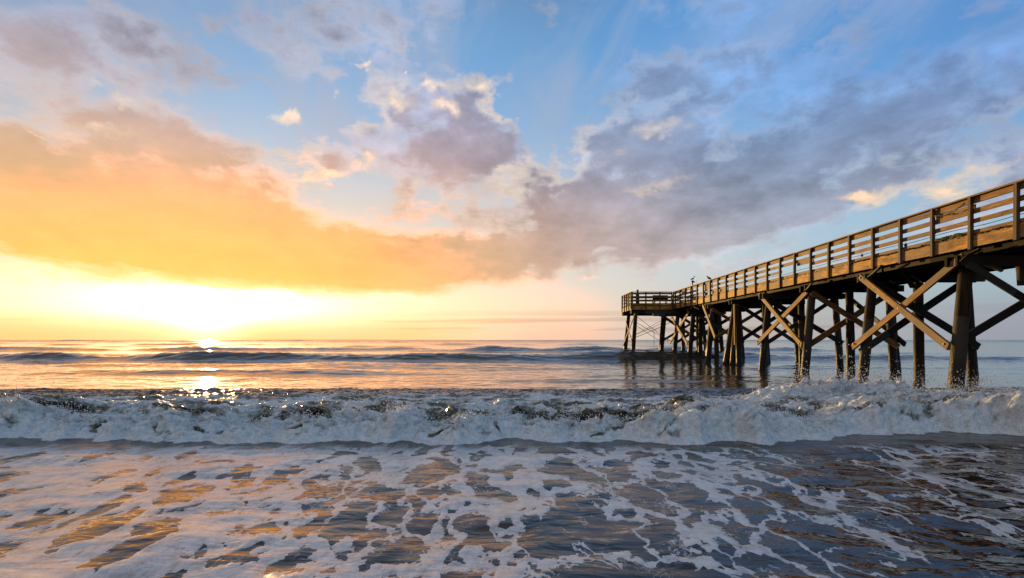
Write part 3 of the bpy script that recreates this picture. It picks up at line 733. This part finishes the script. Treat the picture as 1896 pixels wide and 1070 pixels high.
def breaker(x, y):
    """height and sideways push of the tumbling foam; foam cover 0..1"""
    T = toe(x); u = y-T
    H = .17 + .05*sst(x, -4, 2) + .16*sst(x, 3.0, 6.0)*(1-.35*sst(x, 8.5, 10.5)) + .38*fbm(x*.5, x*0+7, 3, 61)
    rise = .30+.07*fbm(x*1.3, x*0+2, 2, 62)
    front = sst(u, -.03, rise*2.2)
    back = np.exp(-np.clip(u-.75, 0, 50)/1.3)
    z = H*front*back
    # second crest
    c2 = 1.75+.35*fbm(x*.6, x*0+4, 2, 63)
    z += (.13+.05*sst(-x, 2, 6))*np.exp(-((u-c2)/.42)**2)*(.65+.8*fbm(x*.45, x*0+9, 2, 64))
    # splash ridge towards the piles
    sp = sst(x, 4.6, 6.0)*(1-.8*sst(x, 8.0, 9.3))
    z += sp*.36*np.exp(-((y-13.6-.5*fbm(x*.5, x*0+1, 2, 66))/.55)**2)*(.7+.9*np.abs(fbm(x*1.1, x*0+5, 3, 67)))
    z += sst(x, 9.5, 12)*.08*np.exp(-((y-15.5)/.8)**2)
    turb = front*(.25+.75*np.exp(-np.clip(u-1.0, 0, 50)/1.6)) + .8*sp*np.exp(-((y-13.6)/.9)**2)
    tail = front*(1-sst(y, 15.0, 17.3))
    b = billow(x*1.25, y*1.5, 5, 71, .55)
    z += turb*.095*(b-1.1) + turb*.030*billow(x*5.3, y*5.3, 4, 75, .62)
    z += tail*.022*(fbm(x*2.2, y*3.0, 4, 81))+tail*.008*billow(x*5, y*7, 3, 84)
    px_ = turb*.13*fbm(x*2.4, y*2.4+z*3, 4, 91, .6)
    py_ = -turb*(.13*np.clip(b-1.1, -1, 2)*.9 + .10*fbm(x*3.1, y*3.1+5, 4, 95, .6))
    # cover
    hole = fbm(x*.9, y*1.5, 4, 101, .55)
    face = sst(u, -.04, .10)
    cover = face*(1.15 - .55*sst(u, .95, 1.35) - .10*sst(u, 2.2, 6.5))
    cover += hole*.75 + .28*fbm(x*4.5, y*8.0, 4, 104, .6)
    cover = cover*face
    cover = cover + face*(1-sst(u, .7, 1.0))*np.clip(1.3*(b-1.25)+.12, -.50, .5)+.45*face*(1-sst(u, .12, .38))  # thin foam over billow hollows; the darker water also paints in their shade
    edge = 15.6 + 1.3*fbm(x*.25, x*0+6, 3, 107) - 1.2*sst(x, 1, 6) + 2.2*sst(x, 8.5, 10.5) - .8*sst(-x, 4, 9)
    cover *= 1-sst(y, edge-1.0, edge+.25)
    cover = cover + sp*.7*np.exp(-((y-13.5)/.7)**2)
    # a smooth brown wave back left of the middle
    gap = np.exp(-((u-1.15)/.28)**2)*(sst(fbm(x*.4, x*0+12, 2, 109), -.15, .2))
    cover -= 1.1*gap*(1-.7*sst(x, 2, 5))
    return z, px_, py_, np.clip(cover, 0, 1), turb

def grid_mesh(name, X, Y, Z, material, attrs=None):
    ny, nx = X.shape
    me = bpy.data.meshes.new(name)
    co = np.stack([X, Y, Z], -1).reshape(-1, 3).astype(np.float32)
    i = np.arange((ny-1)*(nx-1)); r = i//(nx-1); c = i % (nx-1); a = r*nx+c
    q = np.stack([a, a+1, a+nx+1, a+nx], 1).astype(np.int32)
    me.vertices.add(len(co)); me.vertices.foreach_set('co', co.ravel())
    me.loops.add(q.size); me.loops.foreach_set('vertex_index', q.ravel())
    me.polygons.add(len(q)); me.polygons.foreach_set('loop_start', np.arange(0, q.size, 4, dtype=np.int32))
    me.polygons.foreach_set('loop_total', np.full(len(q), 4, np.int32))
    me.polygons.foreach_set('use_smooth', np.ones(len(q), bool))
    me.update(calc_edges=True)
    for k, arr in (attrs or {}).items():
        at = me.attributes.new(k, 'FLOAT', 'POINT'); at.data.foreach_set('value', arr.ravel().astype(np.float32))
    me.materials.append(material)
    ob = bpy.data.objects.new(name, me); COL.objects.link(ob); return ob

def sea_material(name, breaking):
    m = mat(name)
    P = POS(); x, y, z = SEP(P)
    # ripples, finer near and broader far away
    near = SS(y, 60, 12)
    rb = NOISE(XYZ(x*.9+y*.25, y*1.4, 0), 2.0, 3, .5, .8)
    rf = NOISE(XYZ(x*.35, y*.9, 2), 1.0, 5, .62, .3)
    rr = NOISE(XYZ(x*.05, y*.16, 5), 1.0, 6, .68, .2)
    h = rb*LIN(near, 0, 1, .012, .020) + rf*.038*SS(y, 150, 40) + rr*LIN(y, 30, 500, .0, .45)
    # broken foam lace of the backwash
    fg = SS(y, 9.9, 9.0)
    wv = NOISE(XYZ(x*1.0, y*.62, 0), 1.5, 5, .55, out='Color')
    wf = NOISE(XYZ(x, y, 3), 7.0, 3, .6, out='Color')
    sh = XYZ(x*1.0+y*.12, y*.42, 0.0)
    q = V('ADD', sh, V('ADD', V('SCALE', V('SUBTRACT', wv, (.5,.5,.5)), scale=1.05), V('SCALE', V('SUBTRACT', wf, (.5,.5,.5)), scale=.055)))
    ve = VOR(q, 2.1, 'DISTANCE_TO_EDGE')
    vs = VOR(V('ADD', q, (5.2, 1.1, 0)), 5.2, 'F1')
    big = NOISE(XYZ(x*.55-y*.1, y*.33, 8), 1.1, 3, .55, .4)
    mid = NOISE(XYZ(x*1.3-y*.2, y*.65, 11), 2.0, 4, .6, .6)
    dens = LIN(x, -4.5, 3.0, .18, .02) + (big-.5)*.55 + (mid-.5)*.36 + SS(y, 5.5, 8.8)*LIN(x, -2, 6, .10, .03)
    small = SS(vs, .20, .10)*SS(dens, .15, .3)
    thin = NOISE(XYZ(x*1.0, y*.7, 14), 9.0, 4, .7)
    lace = SS(M('SUBTRACT', dens, ve) + (thin-.5)*.022, -.008, .012)
    lace = lace*(1.0-small*.9)
    thin = NOISE(XYZ(x*1.0, y*.7, 14), 9.0, 4, .7)
    fil = NOISE(V('MULTIPLY', q, (1, .8, 1)), 5.5, 3, .6)
    fil = SS(M('ABSOLUTE', fil-.5), .020, .004)*SS(mid, .48, .62)*.55
    lace = M('MAXIMUM', lace, fil)
    lace = lace*LIN(thin*.5+mid*.5, .36, .54, .62, 1.0)*fg*SS(y + (mid-.5)*1.6, 9.15, 8.45, .0, 1.0)
    if breaking:
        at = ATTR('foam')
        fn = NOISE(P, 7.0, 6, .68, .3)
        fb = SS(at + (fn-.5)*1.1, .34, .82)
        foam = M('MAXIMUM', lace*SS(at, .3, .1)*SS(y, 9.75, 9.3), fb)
        fine = NOISE(P, 38.0, 4, .7)
        med = NOISE(P, 11.0, 4, .65)
        fh = fn*.05 + med*.02 + fine*.008
    else:
        foam = lace
        fine = NOISE(XYZ(x, y*.7, 0), 60.0, 3, .65); med = thin
        fh = fine*.0012 + SS(M('SUBTRACT', dens, ve), -.02, .10)*.005*fg + thin*.0015
    deepc = C8(70, 66, 56); sandc = C8(50, 40, 30)
    wcol = MIX(SS(y, 13, 8), deepc, sandc)
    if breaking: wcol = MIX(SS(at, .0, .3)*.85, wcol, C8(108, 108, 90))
    if breaking: fcol = MIX(SS(fine*.5+med*.5, .35, .62), C8(190, 200, 200), C8(244, 247, 247))
    else: fcol = MIX(SS(thin*.6+fine*.4, .34, .62), C8(184, 177, 168), C8(230, 223, 212))
    col = MIX(foam, wcol, fcol)
    coatw = foam*(.9 if not breaking else .15)
    rough = LIN(foam, 0, 1, .06 if not breaking else .22, .34 if not breaking else .5)
    rough = M('ADD', rough, LIN(y, 40, 600, 0, .14))
    nb_ = BUMP(h, 1.0, 1.0)
    nb2 = BUMP(fh, 1.0, foam*(.85 if not breaking else 1.0), nb_)
    kw = {'Subsurface_Weight': foam*.35, 'Subsurface_Scale': .07, 'Subsurface_Radius': (1., 1., 1.)} if breaking else {}
    finish(col, rough, nb2, .5, 1.333, Coat_Weight=coatw, Coat_Roughness=.30, Coat_IOR=1.95, Coat_Normal=nb2, **kw)
    return m
M_SEA = sea_material('sea_water', False)
M_BRK = sea_material('breaking_water', True)

# whole sea: rows spaced with distance, columns fanned
rows = [-60, -25, -10, -3, 0, 1.5]
y = 2.4
while y < 8.9: rows.append(y); y += .035
ROW_A = len(rows)
while y < 17.0: rows.append(y); y += .12
while y < 24000:
    rows.append(y)
    y += max(.06, min(.0032*y, y*.0032)) if y < 120 else y*(.004 if y < 1000 else .06)
rows = np.array(rows)
NX = 620
s = np.linspace(-1, 1, NX)
s = np.sign(s)*(np.abs(s)*.8+.2*np.abs(s)**5)
X = s[None, :]*(np.maximum(rows, 2)[:, None]*1.35+9.0); Y = np.repeat(rows[:, None], NX, 1)
Z = sea_z(X, Y)
# dip under the breaker patch so that the two never share a plane
dip = sst(Y, 8.50, 8.70)*(1-sst(Y, 16.5, 16.8))*(np.abs(X) < 40)
Z = Z-dip*.30
sea = grid_mesh('sea', X, Y, Z, M_SEA); tag(sea, kind='structure')

ys = np.concatenate([np.arange(8.3, 11.6, .021), np.arange(11.6, 14.6, .032), np.arange(14.6, 17.01, .06)])
xs = np.arange(-15, 19, .0225)
X, Y = np.meshgrid(xs, ys)
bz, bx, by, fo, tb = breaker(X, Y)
k = sst(Y, 8.3, 8.45)*(1-sst(Y, 16.5, 17.0))
edge = sst(X, -15, -14)*(1-sst(X, 18, 19))
Zb = sea_z(X, Y)+.003*1 + bz*edge*k
Zb -= .05*(1-sst(Y, 8.3, 8.36)) + .04*sst(Y, 16.9, 17.0)
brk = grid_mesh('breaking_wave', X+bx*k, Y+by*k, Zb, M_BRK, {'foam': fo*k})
tag(brk, kind='structure')

# spray thrown up by the wave: beads of water too many to count
m = mat('spray'); finish((.82, .84, .85), .35); M_SPRAY = m
rng = np.random.RandomState(5)
def spray():
    N = 15000
    P = []; S = []
    zi = lambda x, y: None
    # along the crest
    n1 = 9000; x = rng.uniform(-10.5, 13.5, n1); T = toe(x); u = rng.normal(.78, .22, n1); y = T+u
    P.append((x, y, rng.exponential(.035, n1))); S.append(rng.uniform(.003, .010, n1))
    # plumes at the splash ridge by the piles
    for (cx, cy, n, sx, hz) in [(6.35, 13.3, 420, .25, .20), (6.9, 13.4, 520, .28, .14), (7.5, 13.6, 520, .35, .17), (8.2, 13.6, 480, .4, .12), (9.4, 13.8, 420, .4, .16), (10.3, 14.1, 260, .5, .10), (8.0, 14.2, 300, .9, .16), (11.9, 15.6, 260, .5, .10), (12.6, 20.9, 160, .22, .28), (5.2, 12.6, 260, .5, .08), (13.9, 21.0, 60, .15, .2), (12.4, 16.7, 260, .25, .16), (12.45, 21.2, 260, .25, .22), (14.3, 21.3, 260, .22, .22), (12.4, 25.8, 160, .22, .16), (16.3, 21.3, 160, .25, .16), (14.3, 25.9, 160, .2, .18)]:
        P.append((rng.normal(cx, sx, n), rng.normal(cy, .3, n), rng.exponential(hz, n))); S.append(rng.uniform(.004, .015, n))
    # taller jets along the front crest
    for cx in rng.uniform(-10, 13, 90):
        n = rng.randint(30, 110); P.append((rng.normal(cx, .10, n), toe(np.full(n, cx))+.75+rng.normal(0, .08, n), rng.exponential(.07, n))); S.append(rng.uniform(.003, .011, n))
    x = np.concatenate([p[0] for p in P]); y = np.concatenate([p[1] for p in P]); dz_ = np.concatenate([p[2] for p in P]); s_ = np.concatenate(S)
    z0 = sea_z(x, y); b = breaker(x, y); z = z0+b[0]*(y > 8.8)*(y < 17)+dz_
    x = x+b[1]*(y < 17)-.0; y2 = y+b[2]*(y < 17)
    n = len(x)
    O = np.array([(1, 0, 0), (-1, 0, 0), (0, 1, 0), (0, -1, 0), (0, 0, 1), (0, 0, -1)], float)
    T_ = np.array([(0, 2, 4), (2, 1, 4), (1, 3, 4), (3, 0, 4), (2, 0, 5), (1, 2, 5), (3, 1, 5), (0, 3, 5)])
    sc = np.stack([s_*rng.uniform(.7, 1.5, n), s_*rng.uniform(.7, 1.3, n), s_*rng.uniform(.7, 1.6, n)], 1)
    co = np.stack([x, y2, z], 1)[:, None, :]+O[None]*sc[:, None, :]
    f = (T_[None]+(np.arange(n)*6)[:, None, None]).reshape(-1, 3)
    me = bpy.data.meshes.new('sea_spray'); co = co.reshape(-1, 3).astype(np.float32)
    me.vertices.add(len(co)); me.vertices.foreach_set('co', co.ravel())
    me.loops.add(f.size); me.loops.foreach_set('vertex_index', f.ravel().astype(np.int32))
    me.polygons.add(len(f)); me.polygons.foreach_set('loop_start', np.arange(0, f.size, 3, dtype=np.int32)); me.polygons.foreach_set('loop_total', np.full(len(f), 3, np.int32))
    me.polygons.foreach_set('use_smooth', np.ones(len(f), bool))
    me.update(calc_edges=True); me.materials.append(M_SPRAY)
    ob = bpy.data.objects.new('sea_spray', me); COL.objects.link(ob)
    tag(ob, 'fine white spray thrown up along the breaking wave and round the near piles', 'spray', None, 'stuff')
spray()
G.nt = NT
